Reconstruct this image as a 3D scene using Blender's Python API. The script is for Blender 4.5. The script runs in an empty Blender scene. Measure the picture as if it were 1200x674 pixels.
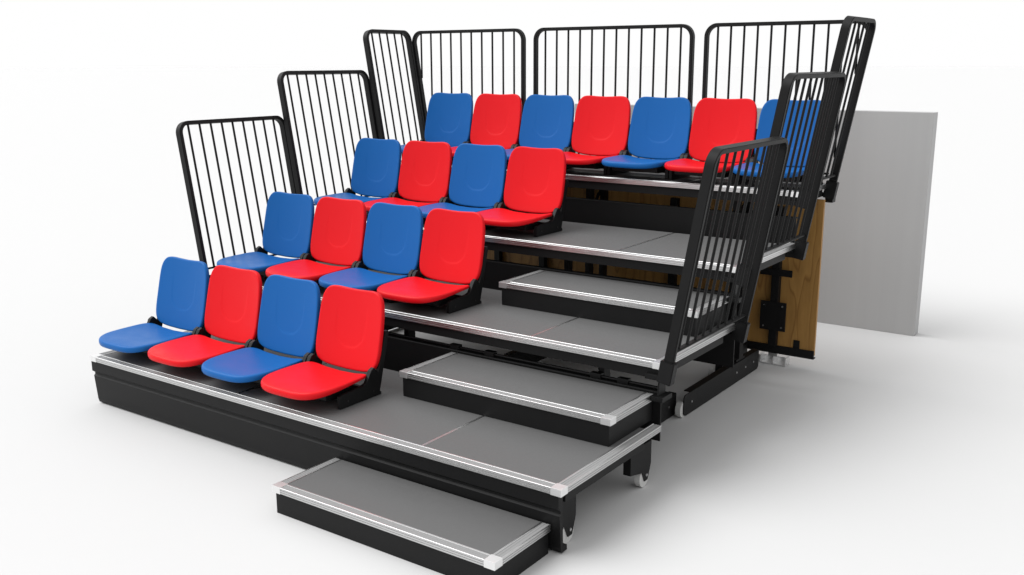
import bpy, bmesh, math, random
from mathutils import Vector, Matrix
random.seed(4)
C = bpy.context.scene.collection
# ---------------------------------------------------------------- dimensions (metres)
W = 3.19          # width of the stand
D = 0.85          # row depth
R = 0.2991        # row rise
Y4 = 3.078        # back of the top row
NROW = 4
def zk(k): return (k + 1) * R

# ---------------------------------------------------------------- materials
def mat(name, col, rough=0.5, metal=0.0, spec=0.5, noise=0.0, nscale=40.0, bump=0.0, bscale=300.0, stretch=(1, 1, 1), rvar=0.0, coat=0.0):
    m = bpy.data.materials.new(name); m.use_nodes = True
    nt = m.node_tree; b = nt.nodes['Principled BSDF']
    b.inputs['Base Color'].default_value = (*col, 1); b.inputs['Roughness'].default_value = rough
    b.inputs['Metallic'].default_value = metal; b.inputs['Specular IOR Level'].default_value = spec
    if coat: b.inputs['Coat Weight'].default_value = coat
    tc = nt.nodes.new('ShaderNodeTexCoord'); mp = nt.nodes.new('ShaderNodeMapping')
    mp.inputs['Scale'].default_value = stretch
    nt.links.new(tc.outputs['Object'], mp.inputs['Vector'])
    if noise or rvar:
        n = nt.nodes.new('ShaderNodeTexNoise'); n.inputs['Scale'].default_value = nscale; n.inputs['Detail'].default_value = 6
        nt.links.new(mp.outputs[0], n.inputs['Vector'])
        if noise:
            r = nt.nodes.new('ShaderNodeMix'); r.data_type = 'RGBA'
            r.inputs[6].default_value = (*[c * (1 - noise) for c in col], 1)
            r.inputs[7].default_value = (*[min(1, c * (1 + noise)) for c in col], 1)
            nt.links.new(n.outputs['Fac'], r.inputs[0]); nt.links.new(r.outputs[2], b.inputs['Base Color'])
        if rvar:
            q = nt.nodes.new('ShaderNodeMapRange'); q.inputs['From Min'].default_value = .3; q.inputs['From Max'].default_value = .7
            q.inputs['To Min'].default_value = rough - rvar; q.inputs['To Max'].default_value = rough + rvar
            nt.links.new(n.outputs['Fac'], q.inputs['Value']); nt.links.new(q.outputs[0], b.inputs['Roughness'])
    if bump:
        n2 = nt.nodes.new('ShaderNodeTexNoise'); n2.inputs['Scale'].default_value = bscale; n2.inputs['Detail'].default_value = 3
        nt.links.new(mp.outputs[0], n2.inputs['Vector'])
        bp = nt.nodes.new('ShaderNodeBump'); bp.inputs['Strength'].default_value = bump; bp.inputs['Distance'].default_value = .002
        nt.links.new(n2.outputs['Fac'], bp.inputs['Height']); nt.links.new(bp.outputs[0], b.inputs['Normal'])
    return m
M = {
 'blue': mat('blue_plastic', (.0060, .098, .330), .40, spec=.14, bump=.12, bscale=500, rvar=.05, nscale=9),
 'red': mat('red_plastic', (.63, .0055, .0105), .40, spec=.14, bump=.12, bscale=500, rvar=.05, nscale=9),
 'black': mat('black_powder_coat', (.0062, .0062, .0064), .50, spec=.18, bump=.15, bscale=600, noise=.15, nscale=14),
 'blackplastic': mat('black_plastic', (.0055, .0055, .0058), .45, spec=.22),
 'deck': mat('grey_deck_laminate', (.102, .102, .102), .55, spec=.3, noise=.06, nscale=90, rvar=.06),
 'alu': mat('brushed_aluminium', (.60, .60, .60), .30, 1.0),
 'trim': mat('anodised_trim', (.60, .60, .60), .40, 1.0),
 'grip': mat('grey_grip_insert', (.24, .24, .24), .5, spec=.3, bump=.2, bscale=900),
 'cap': mat('bright_corner_cap', (.84, .84, .84), .32, .9),
 'wheel': mat('pale_rubber_tyre', (.50, .50, .49), .5, noise=.08),
 'darksteel': mat('blackened_bolt', (.08, .08, .08), .4, 1.0),
 'steel': mat('zinc_steel', (.75, .75, .75), .3, 1.0),
 'floor': mat('white_studio_floor', (.54, .54, .54), .65, spec=.12),
 'wall': mat('grey_panel_paint', (.37, .37, .37), .6, spec=.2, noise=.05, nscale=5, stretch=(3, 3, .06)),
}
def wood():
    m = bpy.data.materials.new('oak_veneer'); m.use_nodes = True; nt = m.node_tree; b = nt.nodes['Principled BSDF']
    tc = nt.nodes.new('ShaderNodeTexCoord'); mp = nt.nodes.new('ShaderNodeMapping'); mp.inputs['Scale'].default_value = (3.6, 3.6, .55)
    n = nt.nodes.new('ShaderNodeTexNoise'); n.inputs['Scale'].default_value = 1.6; n.inputs['Detail'].default_value = 2
    nt.links.new(tc.outputs['Object'], mp.inputs[0]); nt.links.new(mp.outputs[0], n.inputs['Vector'])
    mu = nt.nodes.new('ShaderNodeMath'); mu.operation = 'MULTIPLY'; mu.inputs[1].default_value = 8
    nt.links.new(n.outputs['Fac'], mu.inputs[0])
    fr = nt.nodes.new('ShaderNodeMath'); fr.operation = 'FRACT'; nt.links.new(mu.outputs[0], fr.inputs[0])
    f = nt.nodes.new('ShaderNodeTexNoise'); f.inputs['Scale'].default_value = 18; f.inputs['Detail'].default_value = 4
    nt.links.new(mp.outputs[0], f.inputs['Vector'])
    rp = nt.nodes.new('ShaderNodeValToRGB'); e = rp.color_ramp.elements
    e[0].position = 0; e[0].color = (.34, .178, .048, 1); e[1].position = .82; e[1].color = (.40, .215, .060, 1)
    k = e.new(.93); k.color = (.25, .120, .030, 1); k2 = e.new(1.0); k2.color = (.34, .178, .048, 1)
    nt.links.new(fr.outputs[0], rp.inputs[0])
    mx = nt.nodes.new('ShaderNodeMix'); mx.data_type = 'RGBA'; mx.blend_type = 'MULTIPLY'; mx.inputs[0].default_value = .35
    nt.links.new(rp.outputs[0], mx.inputs[6]); nt.links.new(f.outputs['Fac'], mx.inputs[7])
    nt.links.new(mx.outputs[2], b.inputs['Base Color']); b.inputs['Roughness'].default_value = .5; b.inputs['Specular IOR Level'].default_value = .3
    return m
M['wood'] = wood()

# ---------------------------------------------------------------- mesh helpers
def box(bm, x0, x1, y0, y1, z0, z1, bev=0.0, mtx=None):
    r = bmesh.ops.create_cube(bm, size=1)
    vs = r['verts']
    for v in vs:
        v.co = Vector(((x0 + x1) / 2 + v.co.x * (x1 - x0), (y0 + y1) / 2 + v.co.y * (y1 - y0), (z0 + z1) / 2 + v.co.z * (z1 - z0)))
    if bev:
        es = list({e for v in vs for e in v.link_edges})
        q = bmesh.ops.bevel(bm, geom=es, offset=bev, segments=2, affect='EDGES', profile=.7)
        vs = list({v for f in q['faces'] for v in f.verts} | {v for v in vs if v.is_valid})
    if mtx is not None:
        for v in vs: v.co = mtx @ v.co
    return vs
def cyl(bm, a, b, r, n=12, r2=None):
    a, b = Vector(a), Vector(b); d = b - a
    q = bmesh.ops.create_cone(bm, cap_ends=True, segments=n, radius1=r, radius2=r if r2 is None else r2, depth=d.length)
    mt = Matrix.Translation((a + b) / 2) @ d.to_track_quat('Z', 'Y').to_matrix().to_4x4()
    for v in q['verts']: v.co = mt @ v.co
    return q['verts']
def prism(bm, pts, axis, t0, t1, bev=0.0):
    """pts: polygon in the two other axes (x: (y,z), y: (x,z), z: (x,y)), extruded along axis from t0 to t1"""
    def mk(p, t): return {'x': (t, p[0], p[1]), 'y': (p[0], t, p[1]), 'z': (p[0], p[1], t)}[axis]
    A = [bm.verts.new(mk(p, t0)) for p in pts]; B = [bm.verts.new(mk(p, t1)) for p in pts]
    n = len(pts)
    fs = [bm.faces.new(A), bm.faces.new(B)] + [bm.faces.new((A[i], A[(i + 1) % n], B[(i + 1) % n], B[i])) for i in range(n)]
    bmesh.ops.recalc_face_normals(bm, faces=fs)
    if bev:
        es = list({e for f in fs for e in f.edges})
        bmesh.ops.bevel(bm, geom=es, offset=bev, segments=2, affect='EDGES', profile=.7)
def mesh(name, bm, m, smooth=None):
    me = bpy.data.meshes.new(name); bm.to_mesh(me); bm.free(); me.materials.append(M[m])
    if smooth:
        for p in me.polygons: p.use_smooth = True
        if smooth < 180: me.set_sharp_from_angle(angle=math.radians(smooth))
    return me
def part(name, bm, m, parent, smooth=None, label=None):
    o = bpy.data.objects.new(name, mesh(name, bm, m, smooth)); C.objects.link(o)
    if parent is not None: o.parent = parent
    if label: o['label'] = label
    return o
def thing(name, label, cat, loc=(0, 0, 0), group=None):
    o = bpy.data.objects.new(name, None); C.objects.link(o); o.empty_display_size = .1
    o.location = loc; tag(o, label, cat, group); return o
def tag(o, label, cat, group=None):
    o['label'] = label; o['category'] = cat
    if group: o['group'] = group
def dup(root, loc, label, swap=None):
    r = root.copy(); C.objects.link(r); r.location = loc; r['label'] = label
    for ch in list(root.children):
        c = ch.copy(); C.objects.link(c); c.parent = r
        if swap and ch.name.split('.')[0] in swap: c.data = swap[ch.name.split('.')[0]]
        for g in list(ch.children):
            d = g.copy(); C.objects.link(d); d.parent = c
    return r
B = bmesh.new

# ---------------------------------------------------------------- setting
bm = B(); S = 400
vs = [bm.verts.new((x, y, 0)) for x, y in ((-S, -S), (S, -S), (S, S), (-S, S))]; bm.faces.new(vs)
fl = part('floor', bm, 'floor', None); fl['kind'] = 'structure'

# ---------------------------------------------------------------- nosing profile
def nose_profile(top=.046, h=.030):
    """ribbed aluminium edge: (depth behind the front, height below the top)"""
    p = [(0.002, -h), (0, -h + .002)]
    for z in (-.0205, -.0105):                           # two grooves on the front face
        p += [(0, z - .0022), (.0035, z - .0008), (.0035, z + .0008), (0, z + .0022)]
    p += [(0, -.0008), (.0008, 0), (.005, 0), (.006, -.003), (.0392, -.002), (.0405, .0003)]   # recess for the grip insert
    p += [(top - .0005, .0003), (top, .0003), (top, -h)]
    return p
GRIP = [(.0062, -.0028), (.0062, -.0010), (.0165, -.0010), (.0172, -.0020), (.0228, -.0020), (.0235, -.0010), (.0298, -.0010), (.0305, -.0020), (.0350, -.0020), (.0356, -.0010), (.0378, -.0010), (.0378, -.0028)]
def grip_x(parent, x0, x1, y, z):
    bm = B(); prism(bm, [(y + a, z + b) for a, b in GRIP], 'x', x0, x1); part('grip_insert', bm, 'grip', parent)
def grip_side(parent, x, y0, y1, z, sgn):
    bm = B(); prism(bm, [(x - sgn * a, z + b) for a, b in GRIP], 'y', y0, y1); part('grip_insert', bm, 'grip', parent)
def nose_x(bm, x0, x1, y, z, **k):                       # front edge facing -y
    prism(bm, [(y + a, z + b) for a, b in nose_profile(**k)], 'x', x0, x1)
def nose_side(bm, x, y0, y1, z, sgn, **k):               # side edge, sgn=+1 faces +x
    prism(bm, [(x - sgn * a, z + b) for a, b in nose_profile(**k)], 'y', y0, y1)

# ---------------------------------------------------------------- stand rows
names = ['lowest', 'second', 'third', 'top']
tier_lab = ['lowest seating platform standing on the floor with a tall black front panel',
            'seating platform one level above the lowest, behind the middle step',
            'seating platform just below the top one, behind the highest step',
            'highest seating platform carrying seven seats and the back railings']
seams = [0.0, 1.22, 2.44, W]
for k in range(NROW):
    y0 = k * D; z = zk(k); yb = y0 + .785 if k < 3 else Y4
    t = thing('seating_platform', tier_lab[k], 'platform', (0, y0, 0), 'stepped platforms of the stand')
    e = .046
    # deck boards
    for i in range(3):
        bm = B()
        xa = e if i == 0 else seams[i] + .0074; xb = W - e if i == 2 else seams[i + 1] - .0074
        box(bm, xa, xb, e, yb - y0, z - .022, z - .0015)
        part('deck_board', bm, 'deck', t)
    for i in (1, 2):
        bm = B(); box(bm, seams[i] - .0068, seams[i] + .0068, e, yb - y0, z - .02, z - .0014)
        part('joint_strip', bm, 'alu', t)
    bm = B(); nose_x(bm, .05, W - .05, 0, z); q = part('front_nosing', bm, 'alu', t); grip_x(q, .0505, W - .0505, 0, z)
    for s, x in ((-1, 0), (1, W)):
        bm = B(); ye = D + .012 if k < 3 else Y4 - y0; nose_side(bm, x, .05, ye, z, s); q = part('side_trim', bm, 'alu', t); grip_side(q, x, .0505, ye - .0005, z, s)
        bm = B()
        xa, xb = sorted((x + s * .0008, x - s * .0500)); box(bm, xa, xb, -.0008, .0500, z - .0308, z + .0008, .0012)
        part('corner_cap', bm, 'cap', t)
    if k == 3:
        bm = B(); box(bm, .05, W - .05, Y4 - y0 + .0005, Y4 - y0 + .006, z - .03, z + .014, .001); part('rear_trim', bm, 'alu', t)
    # black front channel below the nosing
    bm = B()
    if k == 0:
        prism(bm, [(.014, z - .031), (.014, z - .095), (.030, z - .108), (.030, z - .118), (.022, z - .126), (.034, .030), (.040, .008), (.08, .008), (.08, .03), (.05, .035), (.045, z - .031)], 'x', -.02, W - .020)
        part('front_panel', bm, 'black', t)
    else:
        prism(bm, [(.016, z - .031), (.016, z - .082), (.06, z - .082), (.06, z - .078), (.020, z - .078), (.020, z - .031)], 'x', .006, W - .012)
        part('front_channel', bm, 'black', t)
        # closing board that rises behind the row in front
        zz = zk(k - 1)
        bm = B()
        zb_ = zz - (.26 if k == 2 else .10)  # third row's board is extended downward to block light from the wood behind
        prism(bm, [(.058, zb_), (.058, zz + .136), (.062, zz + .140), (.098, zz + .140), (.098, zz + .135), (.066, zz + .134), (.066, zb_)], 'x', .01, W - .03)
        part('riser_board', bm, 'black', t)
        if k == 1:
            bm = B(); cyl(bm, (.04, .085, zz + .150), (W - .06, .085, zz + .150), .008, 10)
            for xx in (.9, 1.93, 2.16, 2.80, 2.95): box(bm, xx - .03, xx + .03, .070, .102, zz + .138, zz + .165, .004)
            part('tie_rod', bm, 'blackplastic', t, 40)
    # cross beams under the deck
    depth = yb - y0
    for yy in ((.30, .62) if k < 3 else (.25,)):
        bm = B(); box(bm, .05, W - .05, yy, yy + .04, z - .062, z - .0225, .003); part('cross_beam', bm, 'black', t)
    bm = B(); box(bm, .05, W - .05, depth - .045, depth - .005, z - .075, z - .0225, .003); part('rear_beam', bm, 'black', t)
    for x in (.02, W - .06):
        bm = B(); box(bm, x, x + .04, .065, depth - .05, z - .08, z - .0315, .003); part('side_beam', bm, 'black', t)
    # carriages: floor channel on two wheels, columns up to the deck
    if k == 0:
        for x in (.05, W - .075):
            for yy, yt in ((.085, .195), (.665, .865)):
                bm = B()
                prism(bm, [(yy, z - .0815), (yt, z - .0815), (yt, .105), (yt - .028, .030), (yt - .060, .030), (yt - .085, .080), (yy, .105)], 'x', x + .022, x + .026)
                box(bm, x - .012, x + .0215, yy, yy + .004, .105, z - .0815)
                box(bm, x - .012, x + .0215, yy + .0045, yt, z - .088, z - .0815)
                lg = part('wheel_leg', bm, 'black', t)
                bm = B(); yc = yt - .055
                cyl(bm, (x - .006, yc, .046), (x + .021, yc, .046), .0455, 32)
                part('wheel', bm, 'wheel', lg, 40)
                bm = B(); cyl(bm, (x + .0262, yt - .045, .058), (x + .030, yt - .045, .058), .007, 12); part('bolt', bm, 'steel', lg, 40)
    else:
        xs = {1: (.34, 1.55, 2.806), 2: (.28, 1.62, 2.866), 3: (.40, 1.69, 2.746)}[k]
        L0, L1 = {1: (-.02, .92), 2: (.045, 1.145), 3: (-.10, .40)}[k]
        for x in xs:
            bm = B()
            prism(bm, [(L0 + .01, .012), (L0, .025), (L0, .115), (L0 + .015, .130), (L1, .130), (L1, .020), (L1 - .02, .006), (L0 + .03, .006)], 'x', x + .02, x + .025)
            box(bm, x - .02, x + .0195, L0 + .09, L1, .125, .130)
            box(bm, x - .02, x + .0195, L1 - .005, L1 - .0005, .03, .1245)
            ch = part('floor_channel', bm, 'black', t)
            for yw in (L0 + .012, L1 - .10):
                bm = B(); cyl(bm, (x - .012, yw, .047), (x + .0185, yw, .047), .0465, 32); part('wheel', bm, 'wheel', ch, 40)
            for yb_ in (L0 + .10, L1 - .36, L1 - .22, L1 - .09):
                bm = B(); cyl(bm, (x + .0252, yb_, .07), (x + .028, yb_, .07), .006, 12)
                part('bolt', bm, 'steel', ch, 40)
            cols = {1: (.145,), 2: (.86,), 3: (.17, .36)}[k]
            for yc in cols:
                bm = B()
                box(bm, x - .015, x + .019, yc - .03, yc + .03, .1315, z - .083, .004)
                box(bm, x - .028, x + .0195, yc - .07, yc + .06, .1310, .146, .003)
                part('column', bm, 'black', t)
            if k > 2:
                bm = B()
                c0, c1 = cols
                for sgn in (0, 1):
                    za, zb = (z - .30, z - .12) if sgn else (z - .12, z - .30)
                    d0 = Vector((0, c1 - c0, zb - za)); L = d0.length; ang = math.atan2(zb - za, c1 - c0)
                    mt = Matrix.Translation((x + (-.019 if sgn else -.024), c0, za)) @ Matrix.Rotation(ang, 4, 'X')
                    box(bm, -.002, .002, 0, L, -.015, .015, 0, mt)
                part('cross_brace', bm, 'black', t)

# ---------------------------------------------------------------- steps in the aisle
step_lab = ['lowest aisle step standing on the white floor in front of the front panel',
            'middle aisle step standing on the lowest platform',
            'highest aisle step, just behind the front right railing']
SX0, SX1 = 1.925, 3.132
SH = .1307
def make_step(k):
    yf = k * D - .363; zb = k * R; zt = zb + SH
    yr = (.018 if k == 0 else k * D + .050) - yf
    t = thing('aisle_step', step_lab[k], 'step', (SX0, yf, zb), 'steps in the aisle')
    w = SX1 - SX0; e = .046
    bm = B(); box(bm, e, w - e, e, yr, SH - .02, SH - .0015); part('tread_board', bm, 'deck', t)
    bm = B(); nose_x(bm, .05, w - .05, 0, SH); q = part('front_nosing', bm, 'alu', t); grip_x(q, .0505, w - .0505, 0, SH)
    for s, x in ((-1, 0), (1, w)):
        bm = B(); nose_side(bm, x, .05, yr, SH, s); q = part('side_trim', bm, 'alu', t); grip_side(q, x, .0505, yr - .0005, SH, s)
        xa, xb = sorted((x + s * .0008, x - s * .0500))
        bm = B(); box(bm, xa, xb, -.0008, .0500, SH - .0308, SH + .0008, .0012); part('corner_cap', bm, 'cap', t)
    bm = B(); box(bm, .012, w - .012, .010, .014, .0005, SH - .0305); part('front_panel', bm, 'black', t)
    for xa in (.012, w - .016):
        bm = B(); box(bm, xa, xa + .004, .0145, yr, .0005, SH - .0305); part('side_panel', bm, 'black', t)
    bm = B(); box(bm, .05, w - .05, yr - .004, yr - .0005, SH - .045, SH - .0205); part('back_rail', bm, 'trim', t)
    return t
for k in range(3): make_step(k)

# ---------------------------------------------------------------- seats
def outline(fn, n):
    return [fn(2 * math.pi * i / n) for i in range(n)]
def sgnpow(v, p): return math.copysign(abs(v) ** p, v)
def loft(bm, rings, centre0, centre1):
    """rings: list of closed loops; capped with fans at centre0 / centre1"""
    V = [[bm.verts.new(p) for p in r] for r in rings]; n = len(rings[0])
    for a, b in zip(V, V[1:]):
        for i in range(n): bm.faces.new((a[i], a[(i + 1) % n], b[(i + 1) % n], b[i]))
    for r, c in ((V[0], centre0), (V[-1], centre1)):
        cv = bm.verts.new(c)
        for i in range(n): bm.faces.new((r[i], r[(i + 1) % n], cv))
    bmesh.ops.recalc_face_normals(bm, faces=bm.faces[:])
def pan_mesh(m):
    bm = B(); N = 112
    def ol(a, s=1.0):
        c, sn = math.cos(a), math.sin(a)
        if sn < 0: x = sgnpow(c, .60); y = sgnpow(sn, .66)     # rounded front
        else: x = sgnpow(c, .26); y = sgnpow(sn, .30)          # square rear
        hw = .223 - .012 * max(0, y) ** 1.4
        return (x * hw * s, .200 + (y * (.212 if sn < 0 else .205)) * s)
    def top(x, y):
        u = min(1.05, abs(x) / .215); v = max(-1, min(1, (y - .20) / .213))
        w = max(0, .5 + .5 * v)
        return .114 - .006 * v + .020 * u ** 3 * w ** 1.5 - .010 * (1 - u * u) * w - .022 * max(0, -v - .35) ** 2
    def ring(s, dz, rel=True):
        r = []
        for i in range(N):
            a = 2 * math.pi * i / N; x, y = ol(a, s)
            q = 1.0 - .42 * max(0, min(1, (y - .0) / .32))      # deep lip in front, thin at the rear
            r.append((x, y, top(x, y) + dz * (q * 1.0 if dz < -.008 else 1)))
        return r
    rings = [ring(.5, -.026), ring(.90, -.034), ring(.955, -.037), ring(.985, -.034), ring(.998, -.026), ring(1.0, -.017), ring(.997, -.010), ring(.985, -.004), ring(.968, -.0012), ring(.94, 0)]
    rings += [ring(s, 0) for s in (.88, .8, .7, .6, .5, .4, .3, .2, .1)]
    loft(bm, rings, (0, .20, top(0, .20) - .026), (0, .20, top(0, .20)))
    return mesh('seat_pan', bm, m, 180)
BH = .428; BZ = .101; BY = .415; REC = math.radians(12.2)
def back_mesh(m):
    bm = B(); N = 144
    ca, sa = math.cos(REC), math.sin(REC)
    def ol(a, s):
        c, sn = math.cos(a), math.sin(a)
        x = sgnpow(c, .40 if sn > 0 else .30); y = sgnpow(sn, .40 if sn > 0 else .30)
        v = .5 + .5 * y
        hw = .2225 - .014 * max(0, (v - .35) / .65) ** 1.6 - .010 * max(0, (.30 - v) / .30) ** 1.6
        ww = y * BH / 2
        if y > 0: ww -= .013 * (1 - min(1, abs(x) / .80) ** 2) ** 1.0 * y ** 5 - .0 ; 
        if y < 0: ww += .014 * (abs(x) ** 2) * (-y) ** 5
        return (x * hw * s, BH / 2 + ww * s)
    def f(x, w):
        """front face offset (towards -y is positive): dished, rolled edges, recessed shield"""
        u = x / .222; v = (w - BH / 2) / (BH / 2)
        d = -.020 * (1 - u * u) - .006 * (1 - v * v)
        cy = .215; r = .105
        sd = math.hypot(x, min(0, w - cy)) - r
        k = min(1, max(0, (-sd + .0025) / .005)); k = k * k * (3 - 2 * k)
        fade = min(1, max(0, (.36 - w) / .17)); 
        return d - .0015 * k * fade
    def P(x, w, dn):
        yy = -dn; return (x, BY + w * sa + yy * ca, BZ + w * ca - yy * sa)
    def ring(s, dn):
        return [P(x, w, f(x, w) + dn) for x, w in (ol(2 * math.pi * i / N, s) for i in range(N))]
    T = -.030
    rings = [ring(s, T + .004) for s in (.3, .6, .85)] + [ring(.93, T + .0015), ring(.97, T + .001), ring(.99, T + .005), ring(1.0, T + .012), ring(1.0, -.010), ring(.996, -.005), ring(.986, -.0018), ring(.972, -.0004)]
    rings += [ring(.955 - .93 * i / 46, 0) for i in range(47)]
    loft(bm, rings, P(0, BH / 2, f(0, BH / 2) + T), P(0, BH / 2, f(0, BH / 2)))
    return mesh('backrest', bm, m, 180)
PAN = {c: pan_mesh(c) for c in ('blue', 'red')}; BACK = {c: back_mesh(c) for c in ('blue', 'red')}
def make_seat():
    t = thing('stadium_seat', '', 'seat', (0, 0, 0), 'plastic seats on the stand')
    o = bpy.data.objects.new('seat_pan', PAN['blue']); C.objects.link(o); o.parent = t
    o = bpy.data.objects.new('backrest', BACK['blue']); C.objects.link(o); o.parent = t
    for s in (-1, 1):
        bm = B(); x = s * .213
        xa, xb = x - .0105, x + .0105
        poly = [(.168, .001), (.168, .062), (.185, .068), (.325, .074), (.352, .082), (.372, .112), (.388, .140), (.410, .150), (.442, .118), (.502, .318), (.522, .318), (.524, .30), (.462, .07), (.448, .02), (.458, .012), (.458, .001)]
        prism(bm, poly, 'x', xa, xb, .002)
        br = part('bracket', bm, 'blackplastic', t)
        bm = B(); cyl(bm, (x - .0120, .402, .122), (x + .0120, .402, .122), .021, 24); part('hinge', bm, 'blackplastic', br, 40)
        for yy in (.22, .40):
            bm = B(); cyl(bm, (x + s * .0102, yy, .03), (x + s * .0125, yy, .03), .005, 10); part('bolt', bm, 'darksteel', br, 40)
    bm = B()
    box(bm, -.165, .165, .130, .155, .040, .078, .004); box(bm, -.190, .190, .30, .33, .030, .066, .004)
    for s in (-1, 1): box(bm, s * .15 - .015, s * .15 + .015, .1555, .2995, .036, .072, .004)
    box(bm, -.06, .06, .1555, .2995, .036, .07, .004)
    part('support_frame', bm, 'blackplastic', t)
    bm = B()
    box(bm, -.196, .196, .40, .42, .012, .036, .004)
    part('cross_bar', bm, 'blackplastic', t)
    return t
ordn = ['first', 'second', 'third', 'fourth', 'fifth', 'sixth', 'seventh']
rown = ['front row on the lowest platform', 'second row up', 'third row up', 'top row below the back railings']
proto = None
for k, n in enumerate((4, 4, 4, 7)):
    for i in range(n):
        c = 'blue' if i % 2 == 0 else 'red'
        pos = 'leftmost' if i == 0 else ('rightmost' if i == n - 1 else ordn[i] + ' from the left')
        extra = ', behind the railing bars' if (k == 3 and i == 6) else (', beside the aisle' if (i == 3 and k < 3) else '')
        lab = f'{c} plastic seat, {pos} in the {rown[k]}{extra}'
        loc = ((.243 + .453 * i) if k == 3 else (.235 + .4556 * i), k * D - (0, .002, 0, .022)[k], zk(k))
        if proto is None:
            proto = make_seat(); s = proto; s.location = loc; s['label'] = lab
        else:
            s = dup(proto, loc, lab, {'seat_pan': PAN[c], 'backrest': BACK[c]})

# ---------------------------------------------------------------- railings
def sweep_rect(bm, path, hw, ht, to3):
    """path: list of ((a,b),(na,nb)) in the rail plane; section ht in plane, hw across"""
    L = []
    for (p, nrm) in path:
        L.append([bm.verts.new(to3(p[0] + nrm[0] * s * ht, p[1] + nrm[1] * s * ht, q * hw)) for s, q in ((1, 1), (1, -1), (-1, -1), (-1, 1))])
    for A_, B_ in zip(L, L[1:]):
        for i in range(4): bm.faces.new((A_[i], A_[(i + 1) % 4], B_[(i + 1) % 4], B_[i]))
    bm.faces.new(L[0]); bm.faces.new(L[-1])
    bmesh.ops.recalc_face_normals(bm, faces=bm.faces[:])
    es = [e for e in bm.edges if all(len(f.verts) == 4 for f in e.link_faces) and e.calc_face_angle(0) > 1.2]
    bmesh.ops.bevel(bm, geom=es, offset=.003, segments=2, affect='EDGES')
def frame_path(a0, b_low0, at0, a1, b_low1, at1, top, r):
    """post from (a0,b_low0) up to the top corner (at0,top), rounded, across to (at1,top), down to (a1,b_low1)"""
    P0, Q0, Q1, P1 = Vector((a0, b_low0)), Vector((at0, top)), Vector((at1, top)), Vector((a1, b_low1))
    pts = [P0]
    def corner(A, Bp, Cp):
        u = (A - Bp).normalized(); v = (Cp - Bp).normalized(); ang = u.angle(v); d = r / math.tan(ang / 2)
        s = Bp + u * d; e = Bp + v * d; cen = Bp + (u + v).normalized() * (r / math.sin(ang / 2))
        t0 = math.atan2((s - cen).y, (s - cen).x); t1 = math.atan2((e - cen).y, (e - cen).x)
        while t1 - t0 > math.pi: t1 -= 2 * math.pi
        while t1 - t0 < -math.pi: t1 += 2 * math.pi
        return [cen + Vector((math.cos(t0 + (t1 - t0) * i / 10), math.sin(t0 + (t1 - t0) * i / 10))) * r for i in range(11)]
    pts += corner(P0, Q0, Q1) + corner(Q0, Q1, P1) + [P1]
    out = []
    for i, p in enumerate(pts):
        d = (pts[min(i + 1, len(pts) - 1)] - pts[max(i - 1, 0)]).normalized()
        out.append(((p.x, p.y), (-d.y, d.x)))
    return out
TILT = .177; H = .978; OFF = .030
def side_rail(k, s, label):
    y0 = k * D; z = zk(k); y1 = ((k + 1) * D + .022 if k < 3 else Y4 - .008) - y0; ya = .006 if k < 3 else .02
    xb = W + OFF if s > 0 else -OFF
    t = thing('side_railing', label, 'railing', (xb, y0, z), 'side railings')
    ca = math.hypot(1, TILT)
    n3 = Vector((1 / ca, 0, -s * TILT / ca))
    def to3(a, b, q): return Vector((s * TILT * b, a, b)) + n3 * q
    bm = B()
    sweep_rect(bm, frame_path(ya, -.035, ya, y1 - .014, -.035, y1 - .014, H - .012, .065), .0238, .0116, to3)
    part('frame', bm, 'black', t, 35)
    bm = B()
    sweep_rect(bm, [((ya + .013, .055), (0, 1)), ((y1 - .027, .055), (0, 1))], .012, .006, to3); part('bottom_bar', bm, 'black', t)
    nb = 9 if k < 3 else 5
    for i in range(nb):
        a = ya + (y1 - ya - .014) * (i + .85) / (nb + .75)
        bm = B(); cyl(bm, to3(a, .0555, 0), to3(a, H - .024, 0), .0072, 12); part('bar', bm, 'black', t, 40)
    for a, dn in ((ya, 0), (y1 - .014, 0)):
        bm = B()
        sweep_rect(bm, [((a, -.090), (1, 0)), ((a, .015), (1, 0))], .035, .023, to3)
        sk = part('post_socket', bm, 'blackplastic', t)
        bm = B(); xr = s * TILT * -.06
        x0, x1 = sorted((xr - s * .10, xr - s * .036)); box(bm, x0, x1, a - .018, a + .018, -.080, -.056, .002)
        part('mounting_arm', bm, 'black', t)
        if k < 3 and a < .3:
            bm = B(); sg = 1; xr = -s * .058
            x0, x1 = sorted((xr - s * .004, xr + s * .004))
            prism(bm, [(a + sg * .030, -.034), (a + sg * .068, -.034), (a + sg * .085, -.165), (a + sg * .015, -.165)], 'x', x0, x1)
            x0, x1 = sorted((xr - s * .03, xr + s * .032)); box(bm, x0, x1, a + sg * .05 - .05, a + sg * .05 + .05, -.190, -.1655, .003)
            part('bracket', bm, 'black', t)
for k, nm in ((1, 'lowest'), (2, 'middle'), (3, 'highest')):
    side_rail(k, -1, {1: 'lowest of the three black railings on the left end of the stand', 2: 'middle black railing on the left end, between a lower and a higher one', 3: 'narrow highest black railing on the left end, meeting the back railings'}[k])
    side_rail(k, 1, {1: 'lowest black railing on the right end, nearest the viewer, beside the highest step', 2: 'middle black railing on the right end, between a lower and a higher one', 3: 'narrow highest black railing at the back right corner of the stand'}[k])
YB = Y4 + .022
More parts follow.
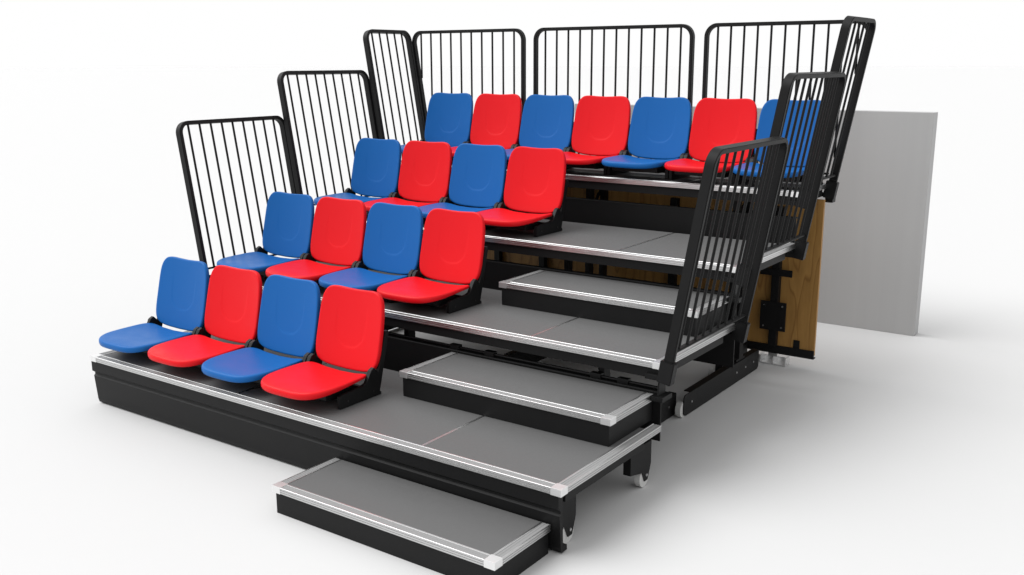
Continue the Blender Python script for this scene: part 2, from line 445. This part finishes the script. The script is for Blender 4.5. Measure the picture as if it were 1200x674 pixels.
def back_rail(x0, xt0, x1, xt1, nb, label):
    z = zk(3)
    t = thing('back_railing', label, 'railing', (x0, YB, z), 'back railings')
    def to3(a, b, q): return Vector((a - x0, q, b))
    bm = B()
    sweep_rect(bm, frame_path(x0, -.05, xt0, x1, -.05, xt1, H - .012, .075), .0195, .0115, to3)
    part('frame', bm, 'black', t, 35)
    bm = B(); sweep_rect(bm, [((x0 + .02, .055), (0, 1)), ((x1 - .02, .055), (0, 1))], .012, .006, to3); part('bottom_bar', bm, 'black', t)
    xa, xb = xt0, xt1
    for i in range(nb):
        a = xa + (xb - xa) * (i + .85) / (nb + .7)
        lo = .0555
        if a < x0 + .02: lo = (x0 + .02 - a) / max(1e-6, (x0 - xt0)) * (H)   # stops on the slanting post
        if a > x1 - .02: lo = (a - x1 + .02) / max(1e-6, (xt1 - x1)) * (H)
        lo = min(max(lo, .0555), H - .10)
        bm = B(); cyl(bm, to3(a, lo, 0), to3(a, H - .024, 0), .0072, 12); part('bar', bm, 'black', t, 40)
    for a in (x0, x1):
        bm = B(); box(bm, a - x0 - .024, a - x0 + .024, -.03, .03, -.12, -.012, .003); part('post_socket', bm, 'blackplastic', t)
tl = TILT * H
back_rail(-.010, -.010 - tl, .880, .880, 10, 'leftmost black back railing, behind the leftmost blue seat of the top row')
back_rail(.990, .990, 2.225, 2.225, 12, 'middle black back railing, behind the middle of the top row of seats')
back_rail(2.328, 2.328, W + .010, W + .010 + tl, 11, 'rightmost black back railing, behind the rightmost seats of the top row')

# ---------------------------------------------------------------- wooden board closing the back
PX1, PY = 3.195, 3.0
t = thing('wood_panel', 'upright oak veneer board closing the back below the top platform', 'panel', (0, PY, 0))
bm = B(); box(bm, .0, PX1, 0, .022, .098, 1.10, .001); part('board', bm, 'wood', t)
bm = B(); box(bm, .0, PX1 + .002, -.012, -.0005, .085, .132, .002); box(bm, 0, PX1 + .002, -.012, .03, .078, .0845, 0)
for xx in (.4, 1.5, 3.08): box(bm, xx - .02, xx + .02, -.008, -.0005, .1325, .185, .001)
part('bottom_rail', bm, 'black', t)
for xx in (.73, 1.14, 2.20, 2.93):
    bm = B(); box(bm, xx - .025, xx + .025, -.045, -.0005, .133, 1.04, .003)
    box(bm, xx - .10, xx + .11, -.050, -.0455, .60, .645, .002)
    bt = part('post', bm, 'black', t)
    bm = B(); box(bm, xx - .085, xx + .085, -.052, -.0455, .24, .43, .003); pl = part('mounting_plate', bm, 'black', bt)
    for dx in (-.06, .06):
        for zz in (.265, .405):
            bm = B(); cyl(bm, (xx + dx, -.056, zz), (xx + dx, -.0525, zz), .006, 10); part('bolt', bm, 'steel', pl, 40)
    bm = B()
    box(bm, xx - .09, xx + .09, -.02, .06, .002, .010, .001); 
    for dx in (-.085, 0, .085): box(bm, xx + dx - .006, xx + dx + .006, -.018, .058, .0105, .055, .001)
    box(bm, xx - .09, xx + .09, .0585, .064, .0105, .04, .001)
    box(bm, xx - .03, xx + .03, -.012, .028, .0555, .077, .001)
    part('floor_bracket', bm, 'steel', t)

# ---------------------------------------------------------------- plain wall behind
bm = B(); box(bm, 0.64, 3.522, 4.217, 4.33, .0005, 1.587, .003)
o = part('grey_wall', bm, 'wall', None); tag(o, 'plain grey free-standing wall slab behind the stand', 'wall')

# ---------------------------------------------------------------- light, world, camera
w = bpy.data.worlds.new('World'); bpy.context.scene.world = w; w.use_nodes = True
bg = w.node_tree.nodes['Background']; bg.inputs[0].default_value = (1, 1, 1, 1); bg.inputs[1].default_value = 1.0
ld = bpy.data.lights.new('key_light', 'SUN'); ld.energy = 3.2; ld.angle = math.radians(55)
lo = bpy.data.objects.new('key_light', ld); C.objects.link(lo)
lo.rotation_euler = Vector((.62, .36, -.95)).to_track_quat('-Z', 'Y').to_euler(); lo.location = (-4, -4, 6)
cd = bpy.data.cameras.new('camera'); cam = bpy.data.objects.new('camera', cd); C.objects.link(cam)
cd.sensor_width = 36; cd.lens = .9622 * 36; cd.clip_end = 2000
yaw, pitch, roll = .6145, -.225, -.0029
cam.location = (5.0986, -3.0336, 1.9333)
fw = Vector((-math.sin(yaw) * math.cos(pitch), math.cos(yaw) * math.cos(pitch), math.sin(pitch)))
rt = Vector((math.cos(yaw), math.sin(yaw), 0)); up = rt.cross(fw)
rt2 = rt * math.cos(roll) + up * math.sin(roll); up2 = -rt * math.sin(roll) + up * math.cos(roll)
cam.matrix_world = Matrix(((rt2.x, up2.x, -fw.x, cam.location.x), (rt2.y, up2.y, -fw.y, cam.location.y), (rt2.z, up2.z, -fw.z, cam.location.z), (0, 0, 0, 1)))
sc = bpy.context.scene; sc.camera = cam
sc.view_settings.view_transform = 'Standard'; sc.view_settings.look = 'None'; sc.view_settings.exposure = 0; sc.view_settings.gamma = 1
sc.render.engine = 'CYCLES'; sc.cycles.use_denoising = True; sc.cycles.max_bounces = 8
